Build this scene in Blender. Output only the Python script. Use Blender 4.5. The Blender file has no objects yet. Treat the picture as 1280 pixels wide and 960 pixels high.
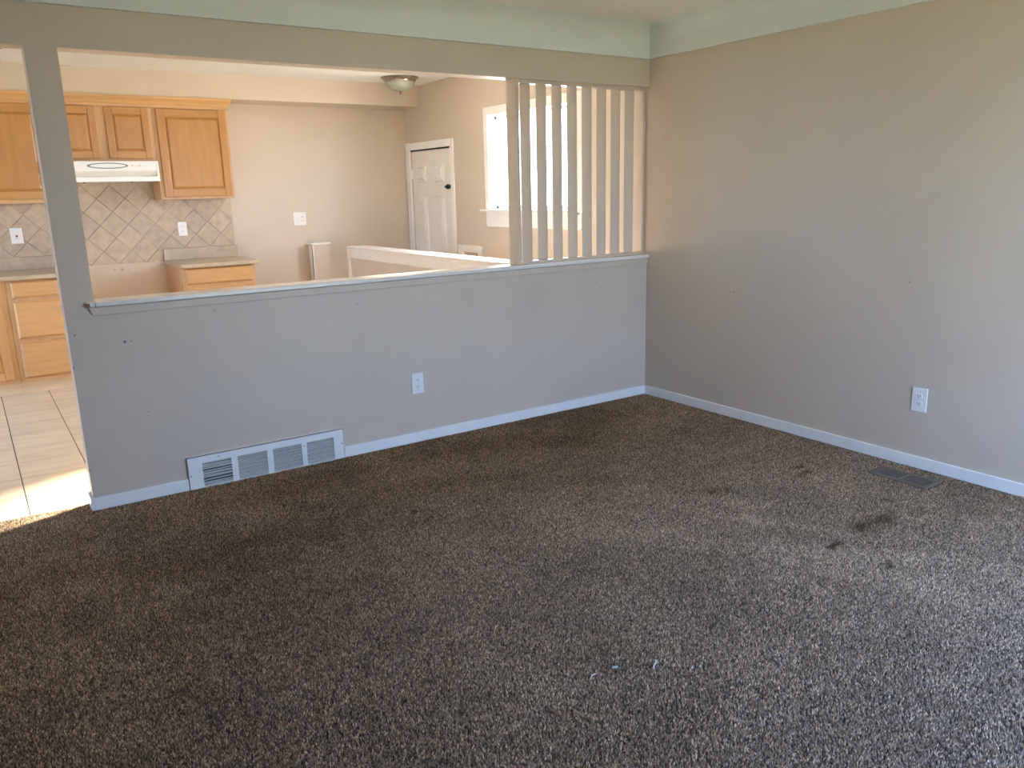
import bpy, bmesh, math, random
import numpy as np
from mathutils import Vector, Matrix

C = bpy.context.scene
COL = C.collection
R = random.Random(7)

# ------------------------------------------------------------------ camera
CAM = Vector((-3.9225, -4.1333, 1.4475))
yaw, pitch, roll = 0.5905, -0.2366, -0.0248
f = Vector((math.sin(yaw) * math.cos(pitch), math.cos(yaw) * math.cos(pitch), math.sin(pitch)))
r0 = Vector((math.cos(yaw), -math.sin(yaw), 0))
u0 = r0.cross(f)
rr = math.cos(roll) * r0 + math.sin(roll) * u0
uu = -math.sin(roll) * r0 + math.cos(roll) * u0
cd = bpy.data.cameras.new('camera')
cd.sensor_width = 36
cd.lens = 1003.24 / 1280 * 36
cd.clip_start = 0.05
cam = bpy.data.objects.new('camera', cd)
COL.objects.link(cam)
M3 = Matrix((rr, uu, -f)).transposed()
cam.matrix_world = Matrix.Translation(CAM) @ M3.to_4x4()
C.camera = cam

# ------------------------------------------------------------------ world, sun, exposure
w = bpy.data.worlds.new('sky')
C.world = w
w.use_nodes = True
nt = w.node_tree
bg = nt.nodes['Background']
tc = nt.nodes.new('ShaderNodeTexCoord')
sx = nt.nodes.new('ShaderNodeSeparateXYZ')
cr = nt.nodes.new('ShaderNodeValToRGB')
cr.color_ramp.elements[0].position = 0.0
cr.color_ramp.elements[0].color = (0.47, 0.655, 1.0, 1)
cr.color_ramp.elements[1].position = 0.7
cr.color_ramp.elements[1].color = (0.22, 0.43, 1.0, 1)
nt.links.new(tc.outputs['Generated'], sx.inputs[0])
nt.links.new(sx.outputs['Z'], cr.inputs[0])
nt.links.new(cr.outputs[0], bg.inputs['Color'])
bg.inputs['Strength'].default_value = 1.85
SUN_DIR = Vector((0.846, 0.324, 0.445)).normalized()
sd = bpy.data.lights.new('sun', 'SUN')
sd.energy = 8.5
sd.angle = 0.09
sd.color = (1.0, 0.89, 0.74)
so = bpy.data.objects.new('sun', sd)
so.rotation_euler = SUN_DIR.to_track_quat('Z', 'Y').to_euler()
so.location = (8, 4, 5)
COL.objects.link(so)


def window_lamp(name, center, normal, sx_, sy_, power=None, color=(1, 1, 1)):
    """An area lamp at a window: a portal that guides the sky's light, or, with power, an added lamp boosting the light there."""
    l = bpy.data.lights.new(name, 'AREA')
    l.shape = 'RECTANGLE'
    l.size, l.size_y = sx_, sy_
    l.color = color
    if power is None:
        l.cycles.is_portal = True
    else:
        l.energy = power
    o = bpy.data.objects.new(name, l)
    o.rotation_euler = Vector(normal).to_track_quat('-Z', 'Z').to_euler()
    o.location = center
    COL.objects.link(o)
    return o


W1 = (0.76, 1.98, 1.285, 2.075)      # side window opening (y0,y1,z0,z1)
W2 = (-2.35, -0.35, 0.22, 2.08)        # living room front window (x0,x1,z0,z1), behind the camera
W3 = (1.3, 2.7, 0.08, 2.05)        # kitchen glazed opening in the left wall
FRONT_Y, LEFT_X, KIT_L = -4.45, -5.6, -6.2
window_lamp('portal_side_window', (0.16, (W1[0] + W1[1]) / 2, (W1[2] + W1[3]) / 2), (-1, 0, 0), W1[1] - W1[0], W1[3] - W1[2])
window_lamp('portal_front_window', ((W2[0] + W2[1]) / 2, FRONT_Y - 0.16, (W2[2] + W2[3]) / 2), (0, 1, 0), W2[1] - W2[0], W2[3] - W2[2])
window_lamp('portal_kitchen_left', (KIT_L - 0.16, (W3[0] + W3[1]) / 2, (W3[2] + W3[3]) / 2), (1, 0, 0), W3[1] - W3[0], W3[3] - W3[2])
window_lamp('side_window_boost_lamp', (0.30, (W1[0] + W1[1]) / 2, (W1[2] + W1[3]) / 2 + .05), (-1, 0, 0), 1.3, 1.0, 9.0, (1.0, 0.93, 0.80))  # added lamp, boosts this window beyond what sky and sun give
vs = C.view_settings
vs.view_transform = 'Standard'
vs.look = 'None'
vs.gamma = 1.0
vs.use_curve_mapping = False
vs.exposure = 3.32
C.cycles.max_bounces = 12
C.cycles.diffuse_bounces = 8
C.cycles.glossy_bounces = 4
C.cycles.transparent_max_bounces = 8
C.cycles.caustics_reflective = False
C.cycles.caustics_refractive = False
C.cycles.sample_clamp_indirect = 8.0


# ------------------------------------------------------------------ materials
def mat(name, color, rough=0.5, var=0.0, scale=8.0, bump=0.0, bscale=60.0, metallic=0.0, stretch=None, rnd=0.0, spec=0.5, detail=4.0):
    """Principled with an object-space noise that varies the colour and an optional fine bump."""
    m = bpy.data.materials.new(name)
    m.use_nodes = True
    n, l = m.node_tree.nodes, m.node_tree.links
    b = n['Principled BSDF']
    b.inputs['Roughness'].default_value = rough
    b.inputs['Metallic'].default_value = metallic
    b.inputs['Specular IOR Level'].default_value = spec
    b.inputs['Base Color'].default_value = (*color, 1)
    tc = n.new('ShaderNodeNewGeometry')
    src = tc.outputs['Position']
    if stretch:
        mp = n.new('ShaderNodeMapping')
        mp.inputs['Scale'].default_value = stretch
        l.new(src, mp.inputs['Vector'])
        src = mp.outputs[0]
    last = None
    if var:
        ns = n.new('ShaderNodeTexNoise')
        ns.inputs['Scale'].default_value = scale
        ns.inputs['Detail'].default_value = detail
        l.new(src, ns.inputs['Vector'])
        ramp = n.new('ShaderNodeValToRGB')
        ramp.color_ramp.elements[0].position = 0.3
        ramp.color_ramp.elements[1].position = 0.7
        ramp.color_ramp.elements[0].color = (*[c * (1 - var) for c in color], 1)
        ramp.color_ramp.elements[1].color = (*[min(1, c * (1 + var)) for c in color], 1)
        l.new(ns.outputs['Fac'], ramp.inputs[0])
        last = ramp.outputs[0]
    if rnd:
        oi = n.new('ShaderNodeObjectInfo')
        mr = n.new('ShaderNodeMapRange')
        mr.inputs['To Min'].default_value = 1 - rnd
        mr.inputs['To Max'].default_value = 1 + rnd
        l.new(oi.outputs['Random'], mr.inputs['Value'])
        mx = n.new('ShaderNodeMix')
        mx.data_type = 'RGBA'
        mx.blend_type = 'MULTIPLY'
        mx.inputs[0].default_value = 1
        if last is None:
            mx.inputs[6].default_value = (*color, 1)
        else:
            l.new(last, mx.inputs[6])
        l.new(mr.outputs[0], mx.inputs[7])
        last = mx.outputs[2]
    if last is not None:
        l.new(last, b.inputs['Base Color'])
    if bump:
        nb = n.new('ShaderNodeTexNoise')
        nb.inputs['Scale'].default_value = bscale
        nb.inputs['Detail'].default_value = 3
        l.new(src, nb.inputs['Vector'])
        bp = n.new('ShaderNodeBump')
        bp.inputs['Strength'].default_value = bump
        bp.inputs['Distance'].default_value = 0.002
        l.new(nb.outputs['Fac'], bp.inputs['Height'])
        l.new(bp.outputs[0], b.inputs['Normal'])
    return m


def wall_paint(name, color, nicks=()):
    """Satin tan wall paint with roller texture and small dark nicks and scuffs at given points (x,y,z,radius)."""
    m = mat(name, color, 0.42, 0.025, 2.2, 0.12, 220.0, spec=0.35)
    n, l = m.node_tree.nodes, m.node_tree.links
    b = n['Principled BSDF']
    cur = b.inputs['Base Color'].links[0].from_socket
    geo = n.new('ShaderNodeNewGeometry')
    for (x, y, z, rad, dark) in nicks:
        d = n.new('ShaderNodeVectorMath')
        d.operation = 'DISTANCE'
        d.inputs[1].default_value = (x, y, z)
        l.new(geo.outputs['Position'], d.inputs[0])
        mr = n.new('ShaderNodeMapRange')
        mr.interpolation_type = 'SMOOTHSTEP'
        mr.inputs['From Min'].default_value = rad * 0.3
        mr.inputs['From Max'].default_value = rad
        mr.inputs['To Min'].default_value = dark
        mr.inputs['To Max'].default_value = 0.0
        l.new(d.outputs['Value'], mr.inputs['Value'])
        mx = n.new('ShaderNodeMix')
        mx.data_type = 'RGBA'
        l.new(mr.outputs[0], mx.inputs[0])
        l.new(cur, mx.inputs[6])
        mx.inputs[7].default_value = (0.10, 0.09, 0.085, 1)
        cur = mx.outputs[2]
    l.new(cur, b.inputs['Base Color'])
    return m


D_BACK = 3.5686
TAN = (0.62, 0.525, 0.425)
M = {}
M['tan'] = wall_paint('tan_wall_paint', TAN, [
    (-3.352, 0, 0.795, 0.010, 0.9), (-3.325, 0, 0.795, 0.008, 0.4), (-3.556, 0, 0.85, 0.006, .8), (-3.29, 0, 0.44, 0.005, .6),
    (-3.04, 0, 0.94, 0.007, .5), (-2.93, 0, 0.90, .007, .4), (-2.17, 0, 0.86, 0.008, 0.25), (-1.45, 0, 0.84, 0.09, 0.05), (-0.42, 0, 0.80, 0.008, 0.4),
    (-0.95, 0, 0.80, 0.13, 0.06), (-3.585, 0.0, 0.70, 0.010, 0.9), (-3.585, 0.0, 0.20, 0.010, 0.8),
    (-2.80, D_BACK, .862, .022, .3), (-2.70, D_BACK, .83, .012, .2), (-2.86, D_BACK, .865, .014, .25), (0, -0.78, 0.80, 0.008, 0.6), (0, -1.25, 0.70, 0.006, 0.4), (0, -1.9, 0.95, 0.01, 0.3), (0, -2.6, 0.35, 0.006, .5), (-3.583, .03, .1, .008, .5)])
M['white'] = mat('white_trim_paint', (0.85, 0.84, 0.81), 0.35, 0.03, 14, 0.06, 120)
M['door_paint'] = mat('door_paint', (0.80, 0.77, 0.71), 0.55, 0.03, 12, 0.05, 90)
M['cap'] = mat('glossy_trim_paint', (0.80, 0.76, 0.70), 0.17, 0.03, 10, 0.03, 60)
M['ceil'] = mat('white_ceiling_paint', (0.78, 0.77, 0.73), 0.8, 0.02, 3, 0.15, 160)
M['cove'] = mat('cool_white_cove_paint', (0.71, 0.755, 0.735), 0.6, 0.02, 3, 0.08, 160)
M['plate'] = mat('white_plastic', (0.84, 0.83, 0.80), 0.25, 0.01, 20)
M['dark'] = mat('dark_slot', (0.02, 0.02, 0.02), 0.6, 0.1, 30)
M['wood'] = mat('honey_maple', (0.45, 0.215, 0.058), 0.33, 0.08, 3.2, 0.03, 90, stretch=(9, 9, 1.0), rnd=0.05)
M['wood_cross'] = mat('honey_maple_rail', (0.47, 0.232, 0.066), 0.33, 0.08, 3.2, 0.03, 90, stretch=(1.0, 9, 9), rnd=0.05)
M['wood_low'] = mat('honey_maple_lit', (0.58, 0.325, 0.13), 0.33, 0.08, 3.2, 0.03, 90, stretch=(9, 9, 1.0), rnd=0.05)  # same maple, lighter: stronger light on the base cabinets put into the colour
M['woodh'] = mat('honey_maple_cross_grain', (0.60, 0.34, 0.14), 0.33, 0.08, 3.2, 0.03, 90, stretch=(1.0, 9, 9), rnd=0.05)  # lighter cross-grain copy, the base cabinets' stronger light put into its colour
M['wood_box'] = mat('maple_face_frame', (0.58, 0.35, 0.17), 0.4, 0.08, 3.0, 0.03, 90, stretch=(9, 9, 1.0))
M['counter'] = mat('beige_laminate', (0.50, 0.40, 0.275), 0.28, 0.13, 14, 0.0, detail=8)
M['tile'] = mat('travertine_tile', (0.51, 0.40, 0.285), 0.4, 0.16, 16, 0.08, 50, rnd=0.07, detail=8)
M['grout'] = mat('tan_grout', (0.42, 0.34, 0.25), 0.9, 0.4, 2.5, 0.2, 200)
M['ftile'] = mat('beige_floor_tile', (0.80, 0.66, 0.47), 0.38, 0.10, 3.0, 0.05, 30, stretch=(1.2, 5, 1), rnd=0.04, detail=6)
M['fgrout'] = mat('brown_floor_grout', (0.16, 0.11, 0.075), 0.9, 0.2, 40)
M['hood'] = mat('cream_enamel', (0.82, 0.79, 0.73), 0.25, 0.01, 10)
M['nickel'] = mat('brushed_nickel', (0.42, 0.37, 0.31), 0.22, 0.06, 40, metallic=1.0)
M['glass_shade'] = mat('alabaster_glass', (0.36, 0.37, 0.30), 0.25, 0.14, 12)
M['black_metal'] = mat('dark_bronze_metal', (0.05, 0.045, 0.04), 0.4, 0.1, 30, metallic=0.6)
M['register'] = mat('brown_register_paint', (0.19, 0.155, 0.12), 0.7, 0.08, 40, spec=0.1)
M['vent_shadow'] = mat('duct_shade_paint', (0.10, 0.095, 0.09), 0.8, 0.1, 20)
M['chip'] = mat('bare_wood_chip', (0.25, 0.16, 0.12), 0.8, 0.2, 60)
M['paper'] = mat('pale_scrap', (0.60, 0.60, 0.58), 0.5, 0.05, 80)
M['lawn'] = mat('dry_lawn', (0.40, 0.345, 0.165), 0.9, 0.3, 3)
M['concrete'] = mat('driveway_concrete', (0.50, 0.45, 0.38), 0.9, 0.12, 2)
M['siding'] = mat('pale_siding', (0.66, 0.57, 0.44), 0.7, 0.05, 4)
M['roofing'] = mat('brown_shingle', (0.18, 0.14, 0.11), 0.9, 0.2, 5)
M['rubber'] = mat('grey_blue_ink', (0.20, 0.22, 0.20), 0.5, 0.05, 30)
M['gold'] = mat('tan_lettering', (0.55, 0.42, 0.22), 0.5, 0.05, 30)
M['red'] = mat('red_plastic', (0.22, 0.05, 0.05), 0.4, 0.05, 30)

m = bpy.data.materials.new('window_glass')
m.use_nodes = True
n, l = m.node_tree.nodes, m.node_tree.links
n.remove(n['Principled BSDF'])
tr = n.new('ShaderNodeBsdfTransparent')
tr.inputs[0].default_value = (0.95, 0.96, 0.95, 1)
gl = n.new('ShaderNodeBsdfGlossy')
gl.inputs['Roughness'].default_value = 0.02
lw = n.new('ShaderNodeLayerWeight')
pw = n.new('ShaderNodeMath')
pw.operation = 'POWER'
pw.inputs[1].default_value = 4.0
l.new(lw.outputs['Facing'], pw.inputs[0])
fr = n.new('ShaderNodeMath')
fr.operation = 'MULTIPLY_ADD'
fr.inputs[1].default_value = 0.7
fr.inputs[2].default_value = 0.04
l.new(pw.outputs[0], fr.inputs[0])
ms = n.new('ShaderNodeMixShader')
l.new(fr.outputs[0], ms.inputs[0])
l.new(tr.outputs[0], ms.inputs[1])
l.new(gl.outputs[0], ms.inputs[2])
l.new(ms.outputs[0], n['Material Output'].inputs[0])
M['glass'] = m


# ------------------------------------------------------------------ mesh helpers
class MB:
    """Collects solids in world coordinates; build() links them as ONE mesh object whose origin is the parent's origin."""

    def __init__(s):
        s.v, s.f = [], []

    def add(s, verts, faces):
        o = len(s.v)
        s.v += [tuple(p) for p in verts]
        s.f += [tuple(i + o for i in q) for q in faces]
        return s

    def box(s, x0, x1, y0, y1, z0, z1):
        return s.add([(x0, y0, z0), (x1, y0, z0), (x1, y1, z0), (x0, y1, z0), (x0, y0, z1), (x1, y0, z1), (x1, y1, z1), (x0, y1, z1)],
                     [(3, 2, 1, 0), (4, 5, 6, 7), (0, 1, 5, 4), (1, 2, 6, 5), (2, 3, 7, 6), (3, 0, 4, 7)])

    def prism(s, poly, a0, a1, axes):
        """poly: 2D points; axes 'xz','yz','xy' say which coordinates they are; extruded along the third from a0 to a1."""
        k = len(poly)
        third = {'xz': 1, 'yz': 0, 'xy': 2}[axes]
        i, j = {'xz': (0, 2), 'yz': (1, 2), 'xy': (0, 1)}[axes]

        def P(p, a):
            q = [0, 0, 0]
            q[i], q[j], q[third] = p[0], p[1], a
            return q
        vs_ = [P(p, a0) for p in poly] + [P(p, a1) for p in poly]
        fs = [tuple(range(k)), tuple(range(2 * k - 1, k - 1, -1))] + [(q, q + k, (q + 1) % k + k, (q + 1) % k) for q in range(k)]
        return s.add(vs_, fs)

    def frustum(s, r0, r1, axis, a0, a1):
        """A rectangle r0 at a0 tapering to r1 at a1 along axis ('x','y'); rects are (p0,p1,q0,q1)."""
        def P(p, q, a):
            return (a, p, q) if axis == 'x' else (p, a, q)
        vs_ = []
        for (p0, p1, q0, q1), a in ((r0, a0), (r1, a1)):
            vs_ += [P(p0, q0, a), P(p1, q0, a), P(p1, q1, a), P(p0, q1, a)]
        return s.add(vs_, [(3, 2, 1, 0), (4, 5, 6, 7), (0, 1, 5, 4), (1, 2, 6, 5), (2, 3, 7, 6), (3, 0, 4, 7)])

    def lathe(s, prof, cx, cy, seg=40):
        k = len(prof)
        vs_, fs = [], []
        for i in range(seg):
            a = 2 * math.pi * i / seg
            vs_ += [(cx + r * math.cos(a), cy + r * math.sin(a), z) for r, z in prof]
        for i in range(seg):
            j = (i + 1) % seg
            fs += [(i * k + q, j * k + q, j * k + q + 1, i * k + q + 1) for q in range(k - 1)]
        return s.add(vs_, fs)

    def cyl(s, c, axis, rad, h, seg=20, rad2=None):
        """A disc-ended cylinder with its base centre at c, along axis 'x','y' or 'z' by h (may be negative)."""
        rad2 = rad if rad2 is None else rad2
        vs_ = []
        for (rd, d) in ((rad, 0), (rad2, h)):
            for i in range(seg):
                a = 2 * math.pi * i / seg
                p, q = rd * math.cos(a), rd * math.sin(a)
                vs_.append({'x': (c[0] + d, c[1] + p, c[2] + q), 'y': (c[0] + p, c[1] + d, c[2] + q), 'z': (c[0] + p, c[1] + q, c[2] + d)}[axis])
        return s.add(vs_, [tuple(range(seg)), tuple(range(2 * seg - 1, seg - 1, -1))] + [(i, (i + 1) % seg, (i + 1) % seg + seg, i + seg) for i in range(seg)])

    def tube(s, pts, rad, seg=6):
        vs_, fs = [], []
        for i, p in enumerate(pts):
            p = Vector(p)
            d = (Vector(pts[min(i + 1, len(pts) - 1)]) - Vector(pts[max(i - 1, 0)])).normalized()
            a = d.orthogonal().normalized()
            b = d.cross(a)
            vs_ += [tuple(p + rad * (math.cos(2 * math.pi * k / seg) * a + math.sin(2 * math.pi * k / seg) * b)) for k in range(seg)]
        for i in range(len(pts) - 1):
            fs += [(i * seg + k, i * seg + (k + 1) % seg, (i + 1) * seg + (k + 1) % seg, (i + 1) * seg + k) for k in range(seg)]
        fs += [tuple(range(seg)), tuple(range(len(s.v) * 0 + (len(pts) - 1) * seg, len(pts) * seg))]
        return s.add(vs_, fs)

    def build(s, name, material, parent=None, bevel=0.0, smooth=False, origin=None, seg=2):
        me = bpy.data.meshes.new(name)
        if origin is not None:
            off = Vector(origin)
        elif parent is not None:
            off = world_loc(parent)
        else:
            off = Vector((0, 0, 0))
        me.from_pydata([tuple(Vector(p) - off) for p in s.v], [], s.f)
        bm = bmesh.new()
        bm.from_mesh(me)
        bmesh.ops.recalc_face_normals(bm, faces=bm.faces)
        bm.to_mesh(me)
        bm.free()
        me.materials.append(material)
        if smooth:
            for p in me.polygons:
                p.use_smooth = True
            me.set_sharp_from_angle(angle=math.radians(40))
        o = bpy.data.objects.new(name, me)
        COL.objects.link(o)
        if parent is not None:
            o.parent = parent
            if origin is not None:
                o.location = off - world_loc(parent)
        elif origin is not None:
            o.location = off
        if bevel:
            b = o.modifiers.new('bevel', 'BEVEL')
            b.width = bevel
            b.segments = seg
            b.limit_method = 'ANGLE'
            b.harden_normals = False
        return o


def world_loc(o):
    p = Vector((0, 0, 0))
    while o is not None:
        p += o.location
        o = o.parent
    return p


def tag(o, label=None, cat=None, group=None, kind=None):
    for k, v in (('label', label), ('category', cat), ('group', group), ('kind', kind)):
        if v:
            o[k] = v
    return o


def thing(name, loc, label, cat, group=None):
    o = bpy.data.objects.new(name, None)
    o.location = loc
    o.empty_display_size = 0.1
    COL.objects.link(o)
    return tag(o, label, cat, group)


def struct(name, mb, material, label, cat='structure', bevel=0.0, smooth=False):
    return tag(mb.build(name, material, None, bevel, smooth), label, cat, None, 'structure')


def copy_at(o, loc, parent):
    c = o.copy()
    COL.objects.link(c)
    c.parent = parent
    c.location = loc
    return c


# ------------------------------------------------------------------ the setting
D = 3.5686          # kitchen back wall
PL, PR_ = -3.583, -3.457      # column of the partition
TH = 0.113          # partition thickness
ZS, ZH, ZC = 0.995, 2.0906, 2.2613
CL, KC = 2.452, 2.466          # living and kitchen ceilings

# floors
fl = struct('floor', MB().box(KIT_L - .2, 0.15, FRONT_Y - .15, D + .2, -0.25, -0.012), M['concrete'], 'plain grey slab under the carpet and the kitchen tiles', 'floor')
# kitchen tiles laid in the slab
kf = MB().box(-4.9, -2.8, 0.113, 3.10, -0.012, -0.0045)
g = kf.build('grout', M['fgrout'], fl)
tb = MB().box(-.1575, .1575, -.1575, .1575, -0.004, 0.0)
P0 = 0.32
first = None
x_lines = [-3.845 + P0 * k for k in range(-3, 3)]
y_lines = [0.115 + P0 * k for k in range(0, 10)]
for i, x in enumerate(x_lines):
    for j, y in enumerate(y_lines):
        y1 = min(y + P0 - 0.005, 3.10)
        c = (x + P0 / 2, y + P0 / 2, 0)
        if y + P0 <= 3.10:
            if first is None:
                first = MB().box(c[0] - .1574, c[0] + .1574, c[1] - .1574, c[1] + .1574, -0.0045, 0.0).build('tile', M['ftile'], fl, 0.0012, origin=c)
                first.location = c
            else:
                copy_at(first, c, fl)
        else:
            MB().box(c[0] - .1574, c[0] + .1574, y + .0026, y1, -0.0045, 0.0).build('tile', M['ftile'], fl, 0.0012)
rest = MB().box(KIT_L, -4.805, 0.113, D, -0.012, 0.0).box(-2.88, -1.05, 0.113, D, -0.012, 0.0).box(-4.805, -2.88, 3.09, D, -.012, -.001)
rest.build('tile_field', M['ftile'], fl)

# walls
wp = MB()
wp.box(PL, PR_, 0, TH, 0, ZH)                 # column
wp.box(PR_, 0, 0, TH, 0, 0.955)               # half wall
wp.box(LEFT_X, 0, 0, TH, ZH, KC)              # header
wp.box(KIT_L, -4.55, 0, TH, 0, ZH).box(KIT_L, LEFT_X, 0, TH, ZH, KC)
wall_p = struct('wall_partition', wp, M['tan'], 'tan half wall with column and header between living room and kitchen', 'wall')

wr = MB()
DY0, DY1, DZ = 2.648, 3.470, 1.866            # side door opening
LAND = -0.17


def wall_x(mb, x0, x1, y0, y1, z0, z1, holes):
    """A wall slab in the y-z plane with rectangular holes (hy0,hy1,hz0,hz1), split at the holes' sides."""
    ys = sorted({y0, y1} | {h[0] for h in holes} | {h[1] for h in holes})
    for a, b in zip(ys, ys[1:]):
        hs = sorted([h for h in holes if h[0] <= a and h[1] >= b], key=lambda h: h[2])
        z = z0
        for h in hs:
            if h[2] > z:
                mb.box(x0, x1, a, b, z, h[2])
            z = h[3]
        if z < z1:
            mb.box(x0, x1, a, b, z, z1)


wall_x(wr, 0, 0.14, FRONT_Y - .14, D + .14, -0.30, KC + .1, [W1, (DY0, DY1, LAND, DZ), (2.205, 2.466, 0.56, 0.896)])
wall_r = struct('wall_right', wr, M['tan'], 'long tan side wall running through living room and kitchen', 'wall')
wb = MB().box(KIT_L - .14, 0, D, D + .14, -0.3, KC + .1)
wall_b = struct('wall_back', wb, M['tan'], 'tan back wall of the kitchen behind the cabinets', 'wall')
wf = MB()
for (a, b, z0, z1) in ((LEFT_X - .14, W2[0], 0, CL + .1), (W2[1], 0, 0, CL + .1), (W2[0], W2[1], 0, W2[2]), (W2[0], W2[1], W2[3], CL + .1)):
    wf.box(a, b, FRONT_Y - .14, FRONT_Y, z0 - .012, z1)
struct('wall_front', wf, M['tan'], 'tan front wall behind the viewer with a wide window', 'wall')
struct('wall_left', MB().box(LEFT_X - .14, LEFT_X, FRONT_Y, 0, -.012, CL + .1), M['tan'], 'tan left wall of the living room', 'wall')
wk = MB()
wall_x(wk, KIT_L - .14, KIT_L, 0, D, -.012, KC + .1, [W3])
struct('wall_kitchen', wk, M['tan'], 'tan left wall of the kitchen with glazed opening', 'wall')
# ceilings
struct('ceiling', MB().box(LEFT_X, 0, FRONT_Y, 0, CL, CL + .1), M['ceil'], 'white living room ceiling curving down into coves', 'ceiling')
struct('ceiling_kitchen', MB().box(KIT_L, 0, TH, D, KC, KC + .1), M['ceil'], 'white kitchen ceiling', 'ceiling')
struct('trim_soffit', MB().box(KIT_L, 0, 3.217, D, 2.266, KC), M['tan'], 'tan boxed soffit above the kitchen cabinets', 'soffit')

# coves: profile distance from wall d, height z
cov = [(0.0, ZC), (0.018, ZC), (0.018, ZC + 0.075)]
for k in range(1, 13):
    a = k / 12 * math.pi / 2
    cov.append((0.018 + 0.13 * (1 - math.cos(a)), ZC + 0.075 + (CL - ZC - 0.075) * math.sin(a)))
cov.append((0.0, CL))


def cove(name, fn, label):
    """fn(d,z,t) -> point, t=0 start, t=1 end (mitred by d)."""
    k = len(cov)
    vs_ = [fn(d, z, 0) for d, z in cov] + [fn(d, z, 1) for d, z in cov]
    fs = [tuple(range(k)), tuple(range(2 * k - 1, k - 1, -1))] + [(q, (q + 1) % k, (q + 1) % k + k, q + k) for q in range(k)]
    return struct(name, MB().add(vs_, fs), M['cove'], label, 'molding', smooth=True)


cove('trim_1', lambda d, z, t: (LEFT_X if t == 0 else -d, -d, z), 'pale plaster cove along the top of the partition header')
cove('trim_2', lambda d, z, t: (-d, FRONT_Y if t == 0 else -d, z), 'pale plaster cove along the top of the right wall')
# sill cap and apron of the half wall
cap = MB().box(-3.457, 0.0, -0.024, 0.135, 0.972, ZS).box(-3.493, -3.457, -0.024, 0, 0.972, ZS)
capo = struct('trim_3', cap, M['cap'], 'painted sill cap on top of the half wall', 'sill', bevel=0.005)
ap = MB().prism([(-3.485, .970), (-3.474, .938), (-3.466, .932), (0, .932), (0, .970)], -0.012, 0, 'xz').box(PR_, 0, TH, TH + .012, .925, .970)
ap.build('apron', M['tan'], capo, 0.003)
ch = MB()
ch.frustum((-3.4945, -3.477, .973, .992), (-3.4925, -3.480, .976, .990), 'y', -0.0230, -0.0252)
ch.build('chipped_end', M['chip'], capo)
MB().box(-2.985, -2.905, .120, .1353, .9930, .9953).build('worn_patch', M['wood_box'], capo)
MB().box(PR_, 0, 0.001, TH - .001, .954, .971).build('core', M['tan'], capo)

# baseboards
BH = 0.064
bb = MB().box(PL - .001, -3.1475, -0.013, 0, 0, BH).box(-2.310, 0, -0.013, 0, 0, BH).box(PL - .013, PL, -0.013, TH, 0, BH)
struct('baseboard_partition', bb, M['white'], 'white baseboard along the half wall and round its open end', 'baseboard', bevel=0.004)
struct('baseboard_right', MB().box(-0.013, 0, FRONT_Y, -0.013, 0, BH), M['white'], 'white baseboard along the right living room wall', 'baseboard', bevel=0.004)
struct('baseboard_back', MB().box(-1.82, -1.14, D - .012, D, 0, BH).box(-3.2, -2.46, D - .012, D, 0, .08), M['white'], 'white baseboard on the kitchen back wall', 'baseboard', bevel=0.003)

# stair half wall (guards the stairwell) with cap and trim
ws = struct('wall_stair', MB().box(-1.028, -0.878, 0.125, 2.785, 0, .975), M['tan'], 'low tan wall beside the stairwell running back from the half wall', 'wall')
MB().box(-1.042, -0.863, 0.135, 2.800, .973, .993).build('cap', M['cap'], ws, 0.004)
MB().box(-1.038, -1.028, 0.125, 2.745, .893, .973).build('apron', M['cap'], ws, 0.002)
MB().box(-1.040, -0.866, 2.785, 2.795, 0, .973).box(-1.040, -1.028, 2.745, 2.785, 0, .973).build('end_trim', M['cap'], ws, 0.002)
wst = struct('wall_stub', MB().box(-1.127, -0.955, 3.435, D, 0, .98), M['tan'], 'short tan wall stub with pale cap standing against the kitchen back wall', 'wall')
MB().box(-1.143, -0.940, 3.420, D, .980, 1.000).build('cap', M['cap'], wst, 0.004)
MB().box(-1.137, -1.118, 3.425, 3.435, .0, .980).box(-1.137, -1.127, 3.425, 3.50, 0, .98).build('corner_trim', M['white'], wst, 0.002)
# stairwell
st = MB().box(-0.878, 0, 2.60, D, LAND - .15, LAND)
for k in range(6):
    st.box(-0.878, 0, 2.60 - .26 * (k + 1), 2.60 - .26 * k, LAND - .2 * (k + 1) - .3, LAND - .2 * (k + 1))
struct('floor_landing', st, M['ftile'], 'side door landing and steps down behind the low stair wall', 'floor')
struct('wall_stairwell', MB().box(-1.03, -0.878, 0.1, D, -1.8, -0.012).box(-1.03, 0, 0.0, 0.1, -1.8, -.25).box(-1.03, 0.14, .0, D, -1.85, -1.8), M['tan'], 'plain walls of the stairwell below the floor', 'wall')

# ------------------------------------------------------------------ side window
wn = struct('window_1', MB().box(-0.018, 0, W1[1], 2.044, W1[2], 2.147).box(-0.018, 0, .694, W1[0], W1[2], 2.147).box(-0.018, 0, W1[0], W1[1], W1[3], 2.147),
            M['white'], 'bright white-cased window above the stairs behind the slat screen', 'window', bevel=0.004)
sash = MB()
for (a, b, z0, z1) in ((W1[0], W1[0] + .035, W1[2], W1[3]), (W1[1] - .035, W1[1], W1[2], W1[3]), (W1[0], W1[1], W1[2], W1[2] + .035), (W1[0], W1[1], W1[3] - .03, W1[3])):
    sash.box(.06, .095, a, b, z0, z1)
sash.build('sash', M['white'], wn, 0.003)
MB().box(.076, .080, W1[0] + .03, W1[1] - .03, W1[2] + .03, W1[3] - .025).build('pane', M['glass'], wn)
MB().box(0, .14, W1[0], W1[0] + .004, W1[2], W1[3]).box(0, .14, W1[1] - .004, W1[1], W1[2], W1[3]).box(0, .14, W1[0], W1[1], W1[3] - .004, W1[3]).build('jamb_liner', M['white'], wn)
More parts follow.
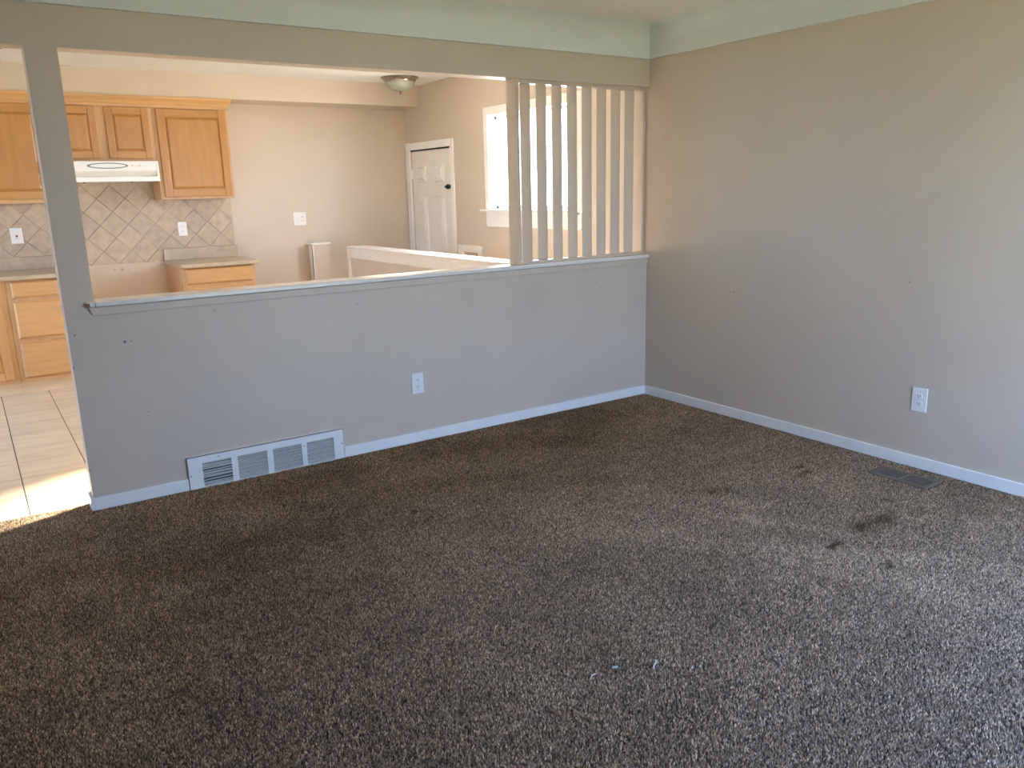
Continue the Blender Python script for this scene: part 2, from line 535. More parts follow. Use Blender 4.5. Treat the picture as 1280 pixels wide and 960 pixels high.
MB().box(-0.045, .06, .64, 2.105, 1.273, 1.292).build('stool', M['white'], wn, 0.005)
apr = [(.694, 1.273), (.694, 1.165)] + [(.694 + .025 - .025 * math.cos(a), 1.165 - .025 * math.sin(a)) for a in (0.5, 1.0, 1.57)] + \
      [(2.036 - .025 + .025 * math.sin(a), 1.165 - .025 * math.cos(a)) for a in (0, .5, 1.0, 1.57)] + [(2.036, 1.273)]
MB().prism(apr, -0.018, 0, 'yz').build('apron', M['white'], wn, 0.003)
cord = thing('blind_cord', (-0.024, .735, 1.25), 'thin pull cord hanging beside the window behind the slats', 'cord')
pts = [(-0.026, .735, 2.11 - .0285 * k) for k in range(31)] + [(-0.030, .733 + .012 * math.sin(k / 3), 1.245 - .012 * k) for k in range(9)]
MB().tube(pts, 0.0022).build('string', M['cap'], cord)
MB().tube([(-0.02, .722, 1.262), (-.034, .722, 1.262), (-.034, .750, 1.262), (-.02, .750, 1.262)], .003).build('cleat', M['black_metal'], cord)

# other windows (out of frame)
def plain_window(name, axis, pos, a0, a1, z0, z1, nm, label):
    fr_ = MB()
    rects = [(a0, a0 + .05, z0, z1), (a1 - .05, a1, z0, z1), (a0, a1, z0, z0 + .05), (a0, a1, z1 - .05, z1)]
    rects += [(a0 + (a1 - a0) * k / nm - .025, a0 + (a1 - a0) * k / nm + .025, z0, z1) for k in range(1, nm)]
    for (a, b, p, q) in rects:
        if axis == 'y':
            fr_.box(a, b, pos - .09, pos - .05, p, q)
        else:
            fr_.box(pos - .09, pos - .05, a, b, p, q)
    o = struct(name, fr_, M['white'], label, 'window')
    for k in range(nm):
        a, b = a0 + (a1 - a0) * k / nm + .02, a0 + (a1 - a0) * (k + 1) / nm - .02
        mb = MB()
        if axis == 'y':
            mb.box(a, b, pos - .072, pos - .068, z0 + .02, z1 - .02)
        else:
            mb.box(pos - .072, pos - .068, a, b, z0 + .02, z1 - .02)
        mb.build('pane', M['glass'], o)


plain_window('window_2', 'y', FRONT_Y, *W2, 3, 'wide three-light front window behind the viewer')
plain_window('window_3', 'x', KIT_L, *W3, 2, 'glazed two-panel opening at the far left end of the kitchen')

# ------------------------------------------------------------------ side door
dr = struct('door_1', MB().box(0.012, 0.05, DY0 + .004, DY1 - .006, LAND + .008, DZ - .014), M['door_paint'], 'white panelled side door seen past the stair wall', 'door', bevel=0.003)
cs = MB().box(-0.018, 0, DY1, 3.552, LAND, 1.935).box(-0.018, 0, 2.592, DY0, LAND, 1.935).box(-0.018, 0, DY0, DY1, DZ, 1.935)
cs.build('casing', M['white'], dr, 0.004)
MB().box(.002, .02, DY0, DY1, DZ - .014, DZ - .001).build('gap_shadow_strip', M['dark'], dr)
for (a, b) in ((2.812, 3.0), (3.172, 3.365)):
    for (z0, z1) in ((1.545, 1.712), (0.62, 1.412), (-.02, .48)):
        p = MB()
        p.frustum((a, b, z0, z1), (a + .014, b - .014, z0 + .014, z1 - .014), 'x', 0.012, -0.002)
        p.frustum((a + .026, b - .026, z0 + .026, z1 - .026), (a + .042, b - .042, z0 + .042, z1 - .042), 'x', -0.0021, -0.011)
        p.build('panel', M['door_paint'], dr)
lk = MB().cyl((0.012, 2.742, 1.497), 'x', .024, -.014).cyl((-.002, 2.742, 1.497), 'x', .013, -.02).box(-.024, -.004, 2.728, 2.756, 1.491, 1.503)
lk.build('deadbolt', M['black_metal'], dr, 0.001)
MB().box(-.022, .012, 2.655, 2.690, 1.480, 1.514).build('strike', M['black_metal'], dr, 0.003)
for z in (1.63, .2):
    MB().box(-.004, .014, 3.462, 3.486, z - .045, z + .045).cyl((-.006, 3.476, z - .045), 'z', .007, .09).build('hinge', M['white'], dr, 0.001)

# small hatch in the side wall
hatch = thing('wall_hatch', (0, 2.335, .56), 'small white-framed hatch low in the wall right of the side door', 'hatch')
MB().box(-.018, 0, 2.466, 2.555, .50, .962).box(-.018, 0, 2.138, 2.205, .50, .962).box(-.018, 0, 2.205, 2.466, .896, .962).box(-.018, 0, 2.205, 2.466, .50, .56).build('frame', M['white'], hatch, 0.005)
MB().box(.012, .03, 2.278, 2.466, .56, .896).build('door', M['tan'], hatch, .003)
MB().box(.006, .03, 2.207, 2.275, .56, .894).build('wooden_edge', M['woodh'], hatch, .003)

# ------------------------------------------------------------------ slat screen
sc = thing('slat_screen', (-0.55, .06, ZS), 'row of angled painted boards framed between half wall and header', 'screen')
YF0, YF1 = 0.030, 0.095
MB().box(-1.0700, -1.0520, .002, .113, ZS, ZH).build('end_post', M['tan'], sc, .002)
MB().box(-1.052, 0, YF0, YF1, ZH - .019, ZH).build('rail', M['tan'], sc, .002)
MB().box(-1.052, 0, YF0, YF1, ZS, ZS + .016).build('rail', M['tan'], sc, .002)
MB().box(-0.020, 0, YF0, YF1, ZS + .016, ZH - .019).build('wall_post', M['tan'], sc, .002)
AL, SW, ST = math.radians(40), .0640, .014
ca, sa = math.cos(AL), math.sin(AL)
slat = None
for k in range(8):
    x = -0.967 + 0.1209 * k
    if slat is None:
        pl = [(ca * a - sa * b * -1 * -1, -sa * a - ca * b) for a, b in ((-SW / 2, -ST / 2), (SW / 2, -ST / 2), (SW / 2, ST / 2), (-SW / 2, ST / 2))]
        pl = [(x + p, .0625 + q) for p, q in pl]
        slat = MB().prism(pl, ZS + .016, ZH - .019, 'xy').build('slat', M['tan'], sc, .003, origin=(x, .0625, 1.5))
        sx0 = x
    else:
        copy_at(slat, slat.location + Vector((x - sx0, 0, 0)), sc)

# ------------------------------------------------------------------ ceiling lights
def ceiling_light(x, y, label):
    t = thing('ceiling_light', (x, y, KC), label, 'lamp', 'flush kitchen ceiling lights')
    z = KC
    MB().lathe([(0.02, z), (.168, z), (.172, z - .005), (.166, z - .010), (.160, z - .012), (.142, z - .032), (.139, z - .040), (.130, z - .043), (.120, z - .038)], x, y).build('pan', M['nickel'], t, smooth=True)
    pr = [(.131 * math.cos(a), z - .040 - .084 * math.sin(a)) for a in [k / 14 * math.pi / 2 for k in range(15)]]
    MB().lathe(pr, x, y).build('shade', M['glass_shade'], t, smooth=True)
    MB().lathe([(0.0, z - .150), (.006, z - .146), (.009, z - .140), (.006, z - .134), (.012, z - .129), (.020, z - .121), (0, z - .118)], x, y, 20).build('finial', M['nickel'], t, smooth=True)


ceiling_light(-0.415, 2.80, 'brushed nickel dome ceiling light near the side door wall')
ceiling_light(-3.665, 2.55, 'nickel ceiling light barely glimpsed through the top of the doorway')

# ------------------------------------------------------------------ backsplash tiles
def clip(poly, ax, lim, keep_less):
    out = []
    for i in range(len(poly)):
        a, b = poly[i], poly[(i + 1) % len(poly)]
        ia = (a[ax] <= lim) if keep_less else (a[ax] >= lim)
        ib = (b[ax] <= lim) if keep_less else (b[ax] >= lim)
        if ia:
            out.append(a)
        if ia != ib:
            t = (lim - a[ax]) / (b[ax] - a[ax])
            out.append((a[0] + t * (b[0] - a[0]), a[1] + t * (b[1] - a[1])))
    return out


def area(p):
    return abs(sum(p[i][0] * p[(i + 1) % len(p)][1] - p[(i + 1) % len(p)][0] * p[i][1] for i in range(len(p)))) / 2


REG = [(-4.35, -3.215, 1.020, 1.4465), (-3.215, -2.455, 0.911, 1.76), (-2.455, -1.820, 1.020, 1.4465)]
gm = MB()
for (a, b, c, d) in REG:
    gm.box(a, b, D - .004, D, c, d)
gm.build('grout', M['grout'], wall_b)
TP, U0, V0 = .1555, -.8795, 2.7915
q2 = math.sqrt(.5)
h = TP / 2 - .0023
full = None
for i in range(-14, 6):
    for j in range(-12, 12):
        uc, vc = U0 + (i + .5) * TP, V0 + (j + .5) * TP
        cx, cz = (uc - vc) * q2, (uc + vc) * q2
        dia = [(cx + (a - b) * q2, cz + (a + b) * q2) for a, b in ((-h, -h), (h, -h), (h, h), (-h, h))]
        polys = []
        for (x0, x1, z0, z1) in REG:
            p = dia
            for ax, lim, less in ((0, x0, False), (0, x1, True), (1, z0, False), (1, z1, True)):
                p = clip(p, ax, lim, less) if p else p
            if len(p) > 2 and area(p) > 2e-4:
                polys.append(p)
        if not polys:
            continue
        if len(polys) == 1 and abs(area(polys[0]) - 4 * h * h) < 1e-7:
            if full is None:
                full = MB().prism(polys[0], D - .0075, D - .004, 'xz').build('tile', M['tile'], wall_b, .0012, origin=(cx, D, cz), seg=1)
                fc = (cx, cz)
            else:
                copy_at(full, (cx, D, cz), wall_b)
        else:
            mb = MB()
            for p in polys:
                mb.prism(p, D - .0075, D - .004, 'xz')
            mb.build('tile', M['tile'], wall_b)

# ------------------------------------------------------------------ cabinets
UY = D - .325        # upper face frame front
BY = 2.97            # base face frame front


def cab_door(par, x0, x1, z0, z1, yf, name='door', raised=True, rail=.062, m=None, mp=None):
    """A framed door with a recessed bevel and a raised centre panel; front face at yf-0.02."""
    m = m or M['wood']
    mr = M['wood_cross'] if m is M['wood'] else M['woodh']
    ya, yb = yf - .020, yf
    p = MB().box(x0 + rail, x1 - rail, yf - .009, yb, z0 + rail, z1 - rail)
    a, b, c, e = x0 + rail + .006, x1 - rail - .006, z0 + rail + .006, z1 - rail - .006
    p.frustum((a, b, c, e), (a + .016, b - .016, c + .016, e - .016), 'y', yf - .009, yf - .019)
    d = p.build(name, m, par)
    MB().box(x0, x0 + rail, ya, yb, z0, z1).build('stile', m, d, .004)
    MB().box(x1 - rail, x1, ya, yb, z0, z1).build('stile', m, d, .004)
    MB().box(x0 + rail, x1 - rail, ya, yb, z0, z0 + rail).build('rail', mr, d, .004)
    MB().box(x0 + rail, x1 - rail, ya, yb, z1 - rail, z1).build('rail', mr, d, .004)
    return d


def drawer(par, x0, x1, z0, z1, yf, name='drawer'):
    p = MB()
    p.box(x0, x1, yf - .010, yf, z0, z1)
    p.frustum((x0, x1, z0, z1), (x0 + .014, x1 - .014, z0 + .014, z1 - .014), 'y', yf - .010, yf - .021)
    return p.build(name, M['woodh'], par, .0015)


def carcass(par, x0, x1, y0, z0, z1, openings, yb=D):
    """Box behind the face plus face-frame strips around the openings."""
    MB().box(x0, x1, y0 + .019, yb - .009, z0, z1).build('carcass', M['wood_box'], par, .001)
    MB().box(x0, x1, y0, y0 + .019, z0, z1).build('face_frame', M['wood_box'], par, .0015)


def crown(par, x0, x1, end=False):
    crp = [(0, 2.180), (-.008, 2.180), (-.010, 2.200), (-.016, 2.206), (-.020, 2.222), (-.034, 2.240), (-.040, 2.246), (-.042, 2.264), (0, 2.264)]
    k = len(crp)
    ring = [tuple(range(k)), tuple(range(2 * k - 1, k - 1, -1))] + [(q, (q + 1) % k, (q + 1) % k + k, q + k) for q in range(k)]
    MB().add([(x0, UY + d, z) for d, z in crp] + [(x1 - (d if end else 0), UY + d, z) for d, z in crp], ring).build('crown', M['woodh'], par)
    if end:
        MB().add([(x1 - d, UY + d, z) for d, z in crp] + [(x1 - d, D - .01, z) for d, z in crp], ring).build('crown_return', M['woodh'], par)
    MB().box(x0, x1, UY + .001, D - .01, 2.215, 2.262).build('top_filler', M['wood_box'], par)


t = thing('upper_cabinet', (-2.17, 3.4, 1.44), 'honey maple wall cabinet with one door, beside the bare kitchen wall', 'cabinet', 'maple wall cabinets')
carcass(t, -2.472, -1.865, UY, 1.443, 2.215, None)
cab_door(t, -2.442, -1.884, 1.462, 2.172, UY)
crown(t, -2.473, -1.865, True)
t = thing('upper_cabinet', (-2.85, 3.4, 1.755), 'short two-door maple wall cabinet directly above the range hood', 'cabinet', 'maple wall cabinets')
carcass(t, -3.234, -2.474, UY, 1.755, 2.215, None)
cab_door(t, -2.829, -2.502, 1.775, 2.175, UY, rail=.055)
cab_door(t, -3.206, -2.894, 1.775, 2.175, UY, rail=.055)
crown(t, -3.235, -2.473)
t = thing('upper_cabinet', (-3.55, 3.4, 1.445), 'tall maple wall cabinet seen through the doorway beside the column', 'cabinet', 'maple wall cabinets')
carcass(t, -3.856, -3.236, UY, 1.443, 2.215, None)
cab_door(t, -3.828, -3.265, 1.470, 2.178, UY)
crown(t, -3.856, -3.235)
# base cabinets
t = thing('base_cabinet', (-2.14, 3.3, 0), 'maple base cabinet with one wide drawer showing above the half wall', 'cabinet', 'maple base cabinets')
carcass(t, -2.440, -1.832, BY, .10, .884, None)
MB().box(-2.440, -1.832, BY + .075, D - .01, 0, .10).build('toe_board', M['wood_box'], t)
drawer(t, -2.412, -1.862, .742, .876, BY)
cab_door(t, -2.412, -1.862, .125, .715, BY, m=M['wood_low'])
t = thing('base_cabinet', (-3.45, 3.3, 0), 'maple base cabinet with three stacked drawers seen through the doorway', 'cabinet', 'maple base cabinets')
carcass(t, -3.700, -3.216, BY, .103, .884, None)
MB().box(-3.700, -3.216, BY + .075, D - .01, 0, .103).build('toe_board', M['ftile'], t)
for (z0, z1) in ((.745, .872), (.438, .718), (.132, .412)):
    drawer(t, -3.668, -3.245, z0, z1, BY)
t = thing('base_cabinet', (-4.0, 3.3, 0), 'maple base cabinet with panelled door beside the stacked drawers', 'cabinet', 'maple base cabinets')
carcass(t, -4.310, -3.7015, BY, .103, .884, None)
MB().box(-4.310, -3.7015, BY + .075, D - .01, 0, .103).build('toe_board', M['ftile'], t)
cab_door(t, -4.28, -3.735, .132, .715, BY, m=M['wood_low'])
drawer(t, -4.28, -3.735, .745, .872, BY)


def counter(x0, x1, label):
    t = thing('countertop', ((x0 + x1) / 2, 3.25, .884), label, 'countertop', 'beige laminate countertops')
    MB().box(x0, x1, 2.922, D - .009, .884, .916).build('slab', M['counter'], t, .006)
    MB().box(x0, x1, D - .028, D - .009, .916, 1.018).build('splash_lip', M['counter'], t, .003)


counter(-2.452, -1.806, 'short beige laminate countertop seen over the half wall')
counter(-4.35, -3.205, 'beige laminate countertop above the stacked drawers in the doorway')

# ------------------------------------------------------------------ range hood
HY = D - .41
t = thing('range_hood', (-2.855, 3.35, 1.59), 'cream under-cabinet range hood with oval badge', 'hood')
pr = [(D - .009, 1.752), (HY, 1.752), (HY, 1.676), (HY + .036, 1.634), (HY - .006, 1.630), (HY - .006, 1.592), (HY + .02, 1.590), (HY + .02, 1.600), (D - .03, 1.600), (D - .009, 1.592)]
MB().prism(pr, -3.228, -2.500, 'yz').build('body', M['hood'], t, .002)
MB().prism([(D - .009, 1.752), (HY, 1.752), (HY - .006, 1.592), (D - .009, 1.592)], -2.500, -2.482, 'yz').build('end_cap', M['hood'], t, .002)
cx, cz = -2.862, 1.7165
for nm, a, b, y0, y1, mm in (('badge_ring', .150, .0235, HY, HY - .003, M['rubber']), ('badge', .130, .0155, HY - .003, HY - .005, M['hood'])):
    el = [(cx + a * math.cos(q / 40 * 2 * math.pi), cz + b * math.sin(q / 40 * 2 * math.pi)) for q in range(40)]
    MB().prism(el, y1, y0, 'xz').build(nm, mm, t)
for x in (-2.665, -2.610):
    MB().box(x - .014, x + .014, HY - .006, HY, 1.710, 1.724).build('switch', M['hood'], t, .002)
    MB().box(x - .022, x - .017, HY - .0015, HY, 1.708, 1.726).build('marking', M['gold'], t)
    MB().box(x + .016, x + .020, HY - .0015, HY, 1.710, 1.716).build('marking', M['gold'], t)
for x in (-3.05, -2.70):
    MB().box(x - .006, x + .006, HY + .0, HY + .02, 1.584, 1.592).build('screw', M['black_metal'], t)

# ------------------------------------------------------------------ outlets and switches
def plate(name, axis, c, wd, ht, label, group, faces, proud=.006, base=0.0):
    """A bevelled cover plate on a wall; axis 'y' (faces -y) or 'x' (faces -x). faces: list of ('duplex'|'gfci'|'toggle', offset)."""
    t = thing(name, (c[0] - (base if axis == 'x' else 0), c[1] - (base if axis == 'y' else 0), c[2]), label, 'outlet' if name == 'wall_outlet' else 'switch', group)

    def B(mb, a0, a1, z0, z1, d0, d1):
        if axis == 'y':
            return mb.box(c[0] + a0, c[0] + a1, c[1] - base - d1, c[1] - base - d0, c[2] + z0, c[2] + z1)
        return mb.box(c[0] - base - d1, c[0] - base - d0, c[1] + a0, c[1] + a1, c[2] + z0, c[2] + z1)
    B(MB(), -wd / 2, wd / 2, -ht / 2, ht / 2, 0, proud).build('cover_plate', M['plate'], t, .003)
    B(MB(), -.003, .003, -.003, .003, proud, proud + .001).build('screw', M['plate'], t) if faces[0][0] == 'duplex' else None
    for kind, off in faces:
        if kind == 'duplex':
            for s in (-1, 1):
                rc = MB()
                a = [(off + .0165 * math.cos(q), .0195 * s + min(.0125, max(-.0125, .0165 * math.sin(q)))) for q in [i / 20 * 2 * math.pi for i in range(20)]]
                if axis == 'y':
                    rc.prism([(c[0] + p, c[2] + q) for p, q in a], c[1] - base - proud - .0022, c[1] - base - proud, 'xz')
                else:
                    rc.prism([(c[1] + p, c[2] + q) for p, q in a], c[0] - base - proud - .0022, c[0] - base - proud, 'yz')
                ro = rc.build('receptacle', M['plate'], t)
                for dx in (-.0065, .0065):
                    B(MB(), off + dx - .0014, off + dx + .0014, .0195 * s - .002, .0195 * s + .006, proud + .0022, proud + .0026).build('slot', M['dark'], ro)
                B(MB(), off - .002, off + .002, .0195 * s - .009, .0195 * s - .005, proud + .0022, proud + .0026).build('slot', M['dark'], ro)
        elif kind == 'gfci':
            ro = B(MB(), off - .0165, off + .0165, -.033, .033, proud, proud + .002).build('receptacle', M['plate'], t, .001)
            for s in (-1, 1):
                for dx in (-.0065, .0065):
                    B(MB(), off + dx - .0014, off + dx + .0014, .021 * s - .003, .021 * s + .005, proud + .002, proud + .0024).build('slot', M['dark'], ro)
            B(MB(), off - .009, off + .009, -.0075, -.001, proud + .002, proud + .0035).build('button', M['plate'], ro)
            B(MB(), off - .009, off + .009, .001, .0075, proud + .002, proud + .0035).build('button', M['plate'], ro)
        elif kind == 'jack':
            ro = B(MB(), off - .0165, off + .0165, -.033, .033, proud, proud + .002).build('receptacle', M['plate'], t, .001)
            B(MB(), off - .007, off + .007, -.010, .006, proud + .002, proud + .005).build('button', M['red'], ro)
            B(MB(), off - .003, off + .003, -.024, -.019, proud + .002, proud + .003).build('slot', M['dark'], ro)
        elif kind == 'toggle':
            ro = B(MB(), off - .006, off + .006, -.013, .013, proud, proud + .001).build('toggle_slot', M['plate'], t)
            B(MB(), off - .004, off + .004, -.012, .002, proud + .001, proud + .011).build('toggle', M['plate'], ro)
            for s in (-1, 1):
                B(MB(), off - .0025, off + .0025, .03 * s - .0025, .03 * s + .0025, proud, proud + .001).build('screw', M['rubber'], t)


plate('wall_outlet', 'y', (-1.823, 0, .357), .077, .124, 'white duplex outlet on the half wall', 'living room outlets', [('duplex', 0)])
plate('wall_outlet', 'x', (0, -2.010, .3605), .080, .125, 'white duplex outlet low on the long tan wall above the floor register', 'living room outlets', [('duplex', 0)])
plate('wall_outlet', 'y', (-2.267, D, 1.185), .078, .124, 'white outlet on the backsplash above the short countertop', 'kitchen outlets', [('gfci', 0)], base=.0076)
plate('wall_outlet', 'y', (-3.543, D, 1.187), .088, .126, 'white outlet plate with reddish button on the backsplash seen through the doorway', 'kitchen outlets', [('jack', 0)], base=.0076)
plate('light_switch', 'y', (-1.181, D, 1.231), .126, .124, 'white double plate with switch and outlet on the kitchen back wall', None, [('duplex', .026), ('toggle', -.026)])

# ------------------------------------------------------------------ return-air grille on the half wall
vx0, vx1, vz1 = -3.1475, -2.3105, .1725
t = thing('return_air_grille', ((vx0 + vx1) / 2, -.01, 0), 'long white return air grille with four louvred panels low on the half wall', 'vent')
wins = [(-3.076, -2.930), (-2.898, -2.744), (-2.712, -2.553), (-2.525, -2.369)]
gz0, gz1 = .0085, .1345
fp = MB()
xs = [vx0] + [q for p in wins for q in p] + [vx1]
fp.box(vx0, vx1, -.016, -.012, gz1, vz1).box(vx0, vx1, -.016, -.012, 0, gz0)
for i in range(0, 10, 2):
    fp.box(xs[i], xs[i + 1], -.016, -.012, gz0, gz1)
fp.box(vx0, vx1, -.016, 0, vz1 - .002, vz1).box(vx0, vx0 + .002, -.016, 0, 0, vz1).box(vx1 - .002, vx1, -.016, 0, 0, vz1)
fp.build('face_plate', M['white'], t)
MB().box(vx0 + .003, vx1 - .003, -.003, -.0005, .002, vz1 - .003).build('duct_shade_sheet', M['vent_shadow'], t)  # dark sheet, coloured as the shade behind the louvres
for wi, (a, b) in enumerate(wins):
    lv = MB()
    nl = 17
    for q in range(nl):
        z = gz0 + (q + .5) * (gz1 - gz0) / nl
        if wi == 0 and q in (3, 5, 11):
            continue
        dz = R.uniform(-.0006, .0006) if wi else R.uniform(-.0016, .0016)
        dz2 = R.uniform(-.0006, .0006) if wi else R.uniform(-.002, .002)
        x0, x1 = a - .001, b + .001
        hh = .0011
        P = [(x0, -.0155, z - hh + dz), (x1, -.0155, z - hh + dz2), (x1, -.0065, z + hh + dz2), (x0, -.0065, z + hh + dz)]
        lv.add(P + [(p[0], p[1] + .0006, p[2] - .0009) for p in P], [(0, 1, 2, 3), (7, 6, 5, 4), (0, 4, 5, 1), (1, 5, 6, 2), (2, 6, 7, 3), (3, 7, 4, 0)])
    o = lv.build('louvre', M['white'], t)
    o['kind'] = 'stuff'
for (x, z) in ((vx0 + .012, .075), (vx1 - .012, .09), (-2.539, .118), (-2.99, .155)):
    MB().cyl((x, -.016, z), 'y', .0035, -.0012, 10).build('screw', M['register'], t)

# ------------------------------------------------------------------ floor register
t = thing('floor_register', (-.185, -2.06, 0), 'brown slotted floor register set in the carpet near the duplex outlet', 'vent')
rx0, rx1, ry0, ry1 = -.268, -.128, -2.225, -1.920
sx0_, sx1_ = -.252, -.150
fp = MB().box(rx0, sx0_, ry0, ry1, .002, .011).box(sx1_, rx1, ry0, ry1, .002, .011).box(sx0_, sx1_, ry0, -2.200, .002, .011).box(sx0_, sx1_, -1.950, ry1, .002, .011)
fp.box(sx0_, sx1_, -2.083, -2.068, .002, .011)
fp.build('frame', M['register'], t, .002)
MB().box(sx0_, sx1_, -2.2, -1.95, .001, .0025).build('duct_shade_sheet', M['dark'], t)  # black sheet painted as the shade below the bars
bar = None
for (y0, y1) in ((-2.200, -2.083), (-2.068, -1.950)):
    for q in range(1, 9):
        y = y0 + (y1 - y0) * q / 9
        if bar is None:
            bar = MB().box(sx0_, sx1_, y - .0017, y + .0017, .006, .0095).build('slat', M['register'], t, origin=((sx0_ + sx1_) / 2, y, .007))
            by0, bl = y, bar.location.copy()
        else:
            copy_at(bar, bl + Vector((0, y - by0, 0)), t)

# ------------------------------------------------------------------ carpet
base = MB().box(LEFT_X, 0, FRONT_Y, 0, -.012, -.003).box(-4.55, PL, 0, .113, -.012, -.003)
rng = np.random.default_rng(3)
# region covered with real tufts: what the lens, and a lens a step aside, can see
NT = 1060000
X0, X1, Y0, Y1 = -4.75, -0.004, -3.75, 0.113
px = rng.uniform(X0, X1, NT)
py = rng.uniform(Y0, Y1, NT)
ok = (py > -2.75 - 0.52 * (px + 4.1)) & (py > -3.75)  # beyond this line lies only floor behind the viewer
ok &= (py < -0.006) | ((px < PL - .008) & (px > -4.55))
ok &= ~((px > rx0 - .002) & (px < rx1 + .002) & (py > ry0 - .002) & (py < ry1 + .002))
ok &= ~((px > -.0165) & (py < 0))
ok &= ~((py > -.0165) & (px > PL))
px, py = px[ok], py[ok]
NT = len(px)


def vnoise(x, y, s, seed):
    g = np.random.default_rng(seed).random((64, 64))
    u, v = x * s + 100, y * s + 100
    i, j = np.floor(u).astype(int), np.floor(v).astype(int)
    a, b = u - i, v - j
    a, b = a * a * (3 - 2 * a), b * b * (3 - 2 * b)
    G = lambda p, q: g[p % 64, q % 64]
    return (G(i, j) * (1 - a) + G(i + 1, j) * a) * (1 - b) + (G(i, j + 1) * (1 - a) + G(i + 1, j + 1) * a) * b


macro = 1.0 + 0.22 * (vnoise(px, py, 1.3, 1) - .5) + 0.25 * (vnoise(px, py, 3.7, 2) - .5) + 0.2 * (vnoise(px, py, 11, 4) - .5)
brown = np.zeros(NT)
# worn, soiled patches, and shade painted along the partition, corner and in dents: x, y, sigma x, sigma y, angle, strength (<0 darker)
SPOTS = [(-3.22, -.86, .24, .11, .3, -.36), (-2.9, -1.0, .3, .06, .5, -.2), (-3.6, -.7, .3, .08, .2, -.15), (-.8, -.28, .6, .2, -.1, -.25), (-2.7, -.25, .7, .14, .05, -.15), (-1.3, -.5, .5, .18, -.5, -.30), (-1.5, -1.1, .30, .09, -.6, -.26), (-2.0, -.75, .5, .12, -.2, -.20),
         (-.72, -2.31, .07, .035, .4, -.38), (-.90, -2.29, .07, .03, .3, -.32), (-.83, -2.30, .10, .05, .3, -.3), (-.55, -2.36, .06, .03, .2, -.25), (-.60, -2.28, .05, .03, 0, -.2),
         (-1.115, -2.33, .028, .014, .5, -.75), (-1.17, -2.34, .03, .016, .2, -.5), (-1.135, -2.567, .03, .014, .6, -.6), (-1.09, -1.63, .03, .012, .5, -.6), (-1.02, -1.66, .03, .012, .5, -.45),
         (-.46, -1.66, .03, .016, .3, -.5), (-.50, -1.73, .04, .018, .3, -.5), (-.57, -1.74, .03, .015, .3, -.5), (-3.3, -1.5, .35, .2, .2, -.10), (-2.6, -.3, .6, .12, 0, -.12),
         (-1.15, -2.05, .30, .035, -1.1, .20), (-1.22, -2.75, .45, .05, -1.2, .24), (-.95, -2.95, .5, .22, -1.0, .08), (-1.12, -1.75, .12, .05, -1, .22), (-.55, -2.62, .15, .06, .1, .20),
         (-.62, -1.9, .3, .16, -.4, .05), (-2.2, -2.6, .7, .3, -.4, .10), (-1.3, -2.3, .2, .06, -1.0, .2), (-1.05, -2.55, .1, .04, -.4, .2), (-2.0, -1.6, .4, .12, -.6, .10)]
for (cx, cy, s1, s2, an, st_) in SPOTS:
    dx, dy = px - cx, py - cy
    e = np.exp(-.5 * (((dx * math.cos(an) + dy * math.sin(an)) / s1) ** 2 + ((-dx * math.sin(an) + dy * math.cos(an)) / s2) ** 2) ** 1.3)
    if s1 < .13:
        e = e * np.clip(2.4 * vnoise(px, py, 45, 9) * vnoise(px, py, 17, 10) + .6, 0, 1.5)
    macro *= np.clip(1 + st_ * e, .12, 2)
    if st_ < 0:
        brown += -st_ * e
fleck = rng.choice([0.35, 0.72, 1.0, 1.55, 2.3], NT, p=[.2, .24, .28, .18, .10]) * rng.uniform(.8, 1.2, NT)
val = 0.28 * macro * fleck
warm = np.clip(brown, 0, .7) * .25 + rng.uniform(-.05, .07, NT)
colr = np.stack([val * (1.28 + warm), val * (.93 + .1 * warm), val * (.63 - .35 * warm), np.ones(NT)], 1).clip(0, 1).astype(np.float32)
ht = rng.uniform(.006, .0115, NT)
dents = [(-1.115, -2.33), (-1.17, -2.34), (-1.135, -2.567), (-1.09, -1.63), (-.50, -1.73), (-.46, -1.66)]
for (cx, cy) in dents:
    ht *= 1 - .6 * np.exp(-(((px - cx) / .03) ** 2 + ((py - cy) / .02) ** 2))
rb = rng.uniform(.0030, .0046, NT)
a0 = rng.uniform(0, 2 * math.pi, NT)
lean = rng.uniform(0, .005, NT)
la = rng.uniform(0, 2 * math.pi, NT)
V = np.empty((NT, 4, 3), np.float32)
for q in range(3):
    V[:, q, 0] = px + rb * np.cos(a0 + q * 2.0944)
    V[:, q, 1] = py + rb * np.sin(a0 + q * 2.0944)
    V[:, q, 2] = -.0035
V[:, 3, 0] = px + lean * np.cos(la)
V[:, 3, 1] = py + lean * np.sin(la)
V[:, 3, 2] = -.003 + ht
V[:, :, 0] = np.minimum(V[:, :, 0], -.0005)
idx = (np.arange(NT, dtype=np.int32) * 4)[:, None]
F = (idx + np.array([0, 1, 3, 1, 2, 3, 2, 0, 3], np.int32)[None, :]).reshape(-1)
me = bpy.data.meshes.new('carpet')
me.vertices.add(NT * 4)
me.vertices.foreach_set('co', V.reshape(-1))
me.loops.add(NT * 9)
me.loops.foreach_set('vertex_index', F)
me.polygons.add(NT * 3)
me.polygons.foreach_set('loop_start', np.arange(0, NT * 9, 3, dtype=np.int32))
me.update(calc_edges=True)
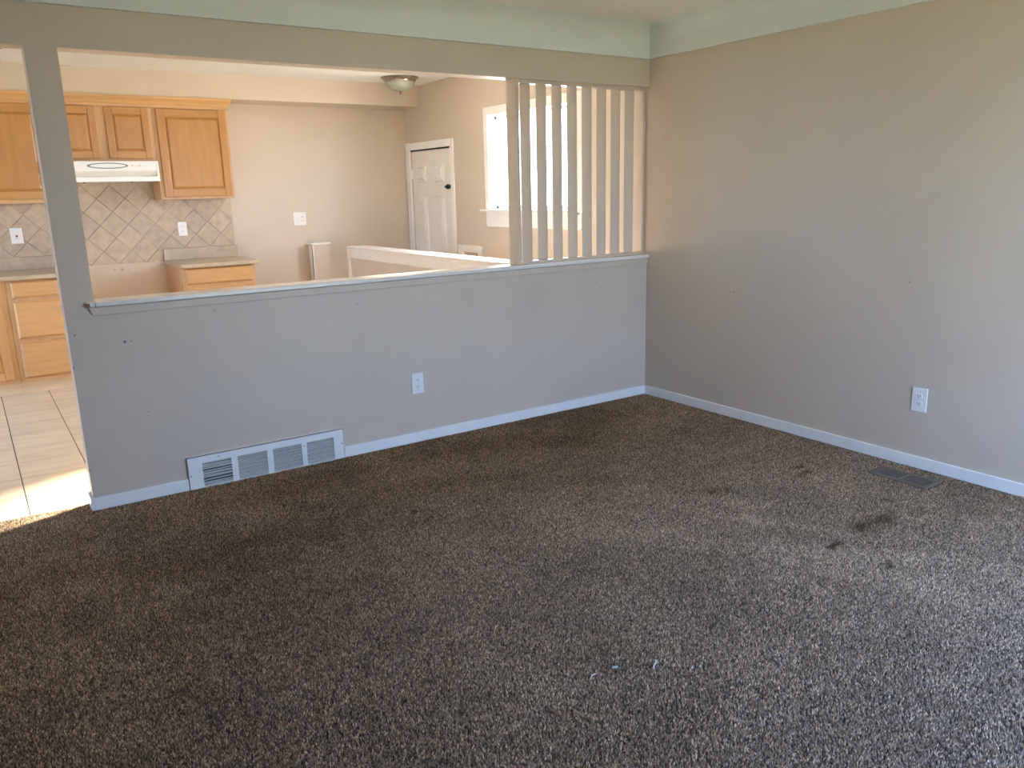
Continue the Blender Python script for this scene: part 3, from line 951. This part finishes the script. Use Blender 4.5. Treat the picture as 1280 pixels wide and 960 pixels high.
at = me.attributes.new('fleck', 'FLOAT_COLOR', 'POINT')
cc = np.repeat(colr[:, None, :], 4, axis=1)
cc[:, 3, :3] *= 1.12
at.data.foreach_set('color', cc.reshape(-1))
mc = bpy.data.materials.new('frieze_carpet')
mc.use_nodes = True
n, l = mc.node_tree.nodes, mc.node_tree.links
b = n['Principled BSDF']
b.inputs['Roughness'].default_value = 0.9
b.inputs['Specular IOR Level'].default_value = 0.06
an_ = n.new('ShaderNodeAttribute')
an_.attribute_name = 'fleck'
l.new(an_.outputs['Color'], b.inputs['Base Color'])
me.materials.append(mc)
carpet = bpy.data.objects.new('carpet', me)
COL.objects.link(carpet)
tag(carpet, 'dark brown flecked frieze carpet covering the living room floor', 'carpet', None, 'stuff')
mb_ = mat('carpet_backing', (0.085, 0.078, 0.072), 0.9, 0.9, 170, 0.6, 170, detail=2)
base.build('backing', mb_, carpet)

# lint and scraps on the carpet
def scrap(pts, label, th=.004):
    mb = MB()
    mb.tube(pts, th, 5)
    o = mb.build('lint_scrap', M['paper'], origin=pts[0])
    tag(o, label, 'scrap', 'scraps on the carpet')


scrap([(-2.362, -2.545, .011), (-2.350, -2.535, .012), (-2.335, -2.528, .011), (-2.322, -2.514, .009)], 'longest pale scrap lying on the carpet in the foreground', .0026)
scrap([(-2.445, -2.475, .010), (-2.452, -2.470, .011), (-2.458, -2.466, .010)], 'stubby bluish crumb on the carpet just behind the longest scrap', .0034)
scrap([(-2.555, -2.475, .009), (-2.538, -2.462, .011), (-2.520, -2.460, .009)], 'thinnest pale thread of the scraps on the carpet', .002)

# ------------------------------------------------------------------ outside
struct('ground', MB().box(-30, 30, -32, FRONT_Y - .3, -.6, -.5).box(-30, KIT_L - .3, FRONT_Y - .3, 20, -.6, -.5).box(KIT_L - .3, .14, D + .15, 20, -.6, -.5), M['lawn'], 'sunlit lawn outside the windows', 'ground')
struct('ground_driveway', MB().box(.14, 30, FRONT_Y - .3, 20, -.6, -.48), M['concrete'], 'pale concrete driveway outside the side window', 'ground')
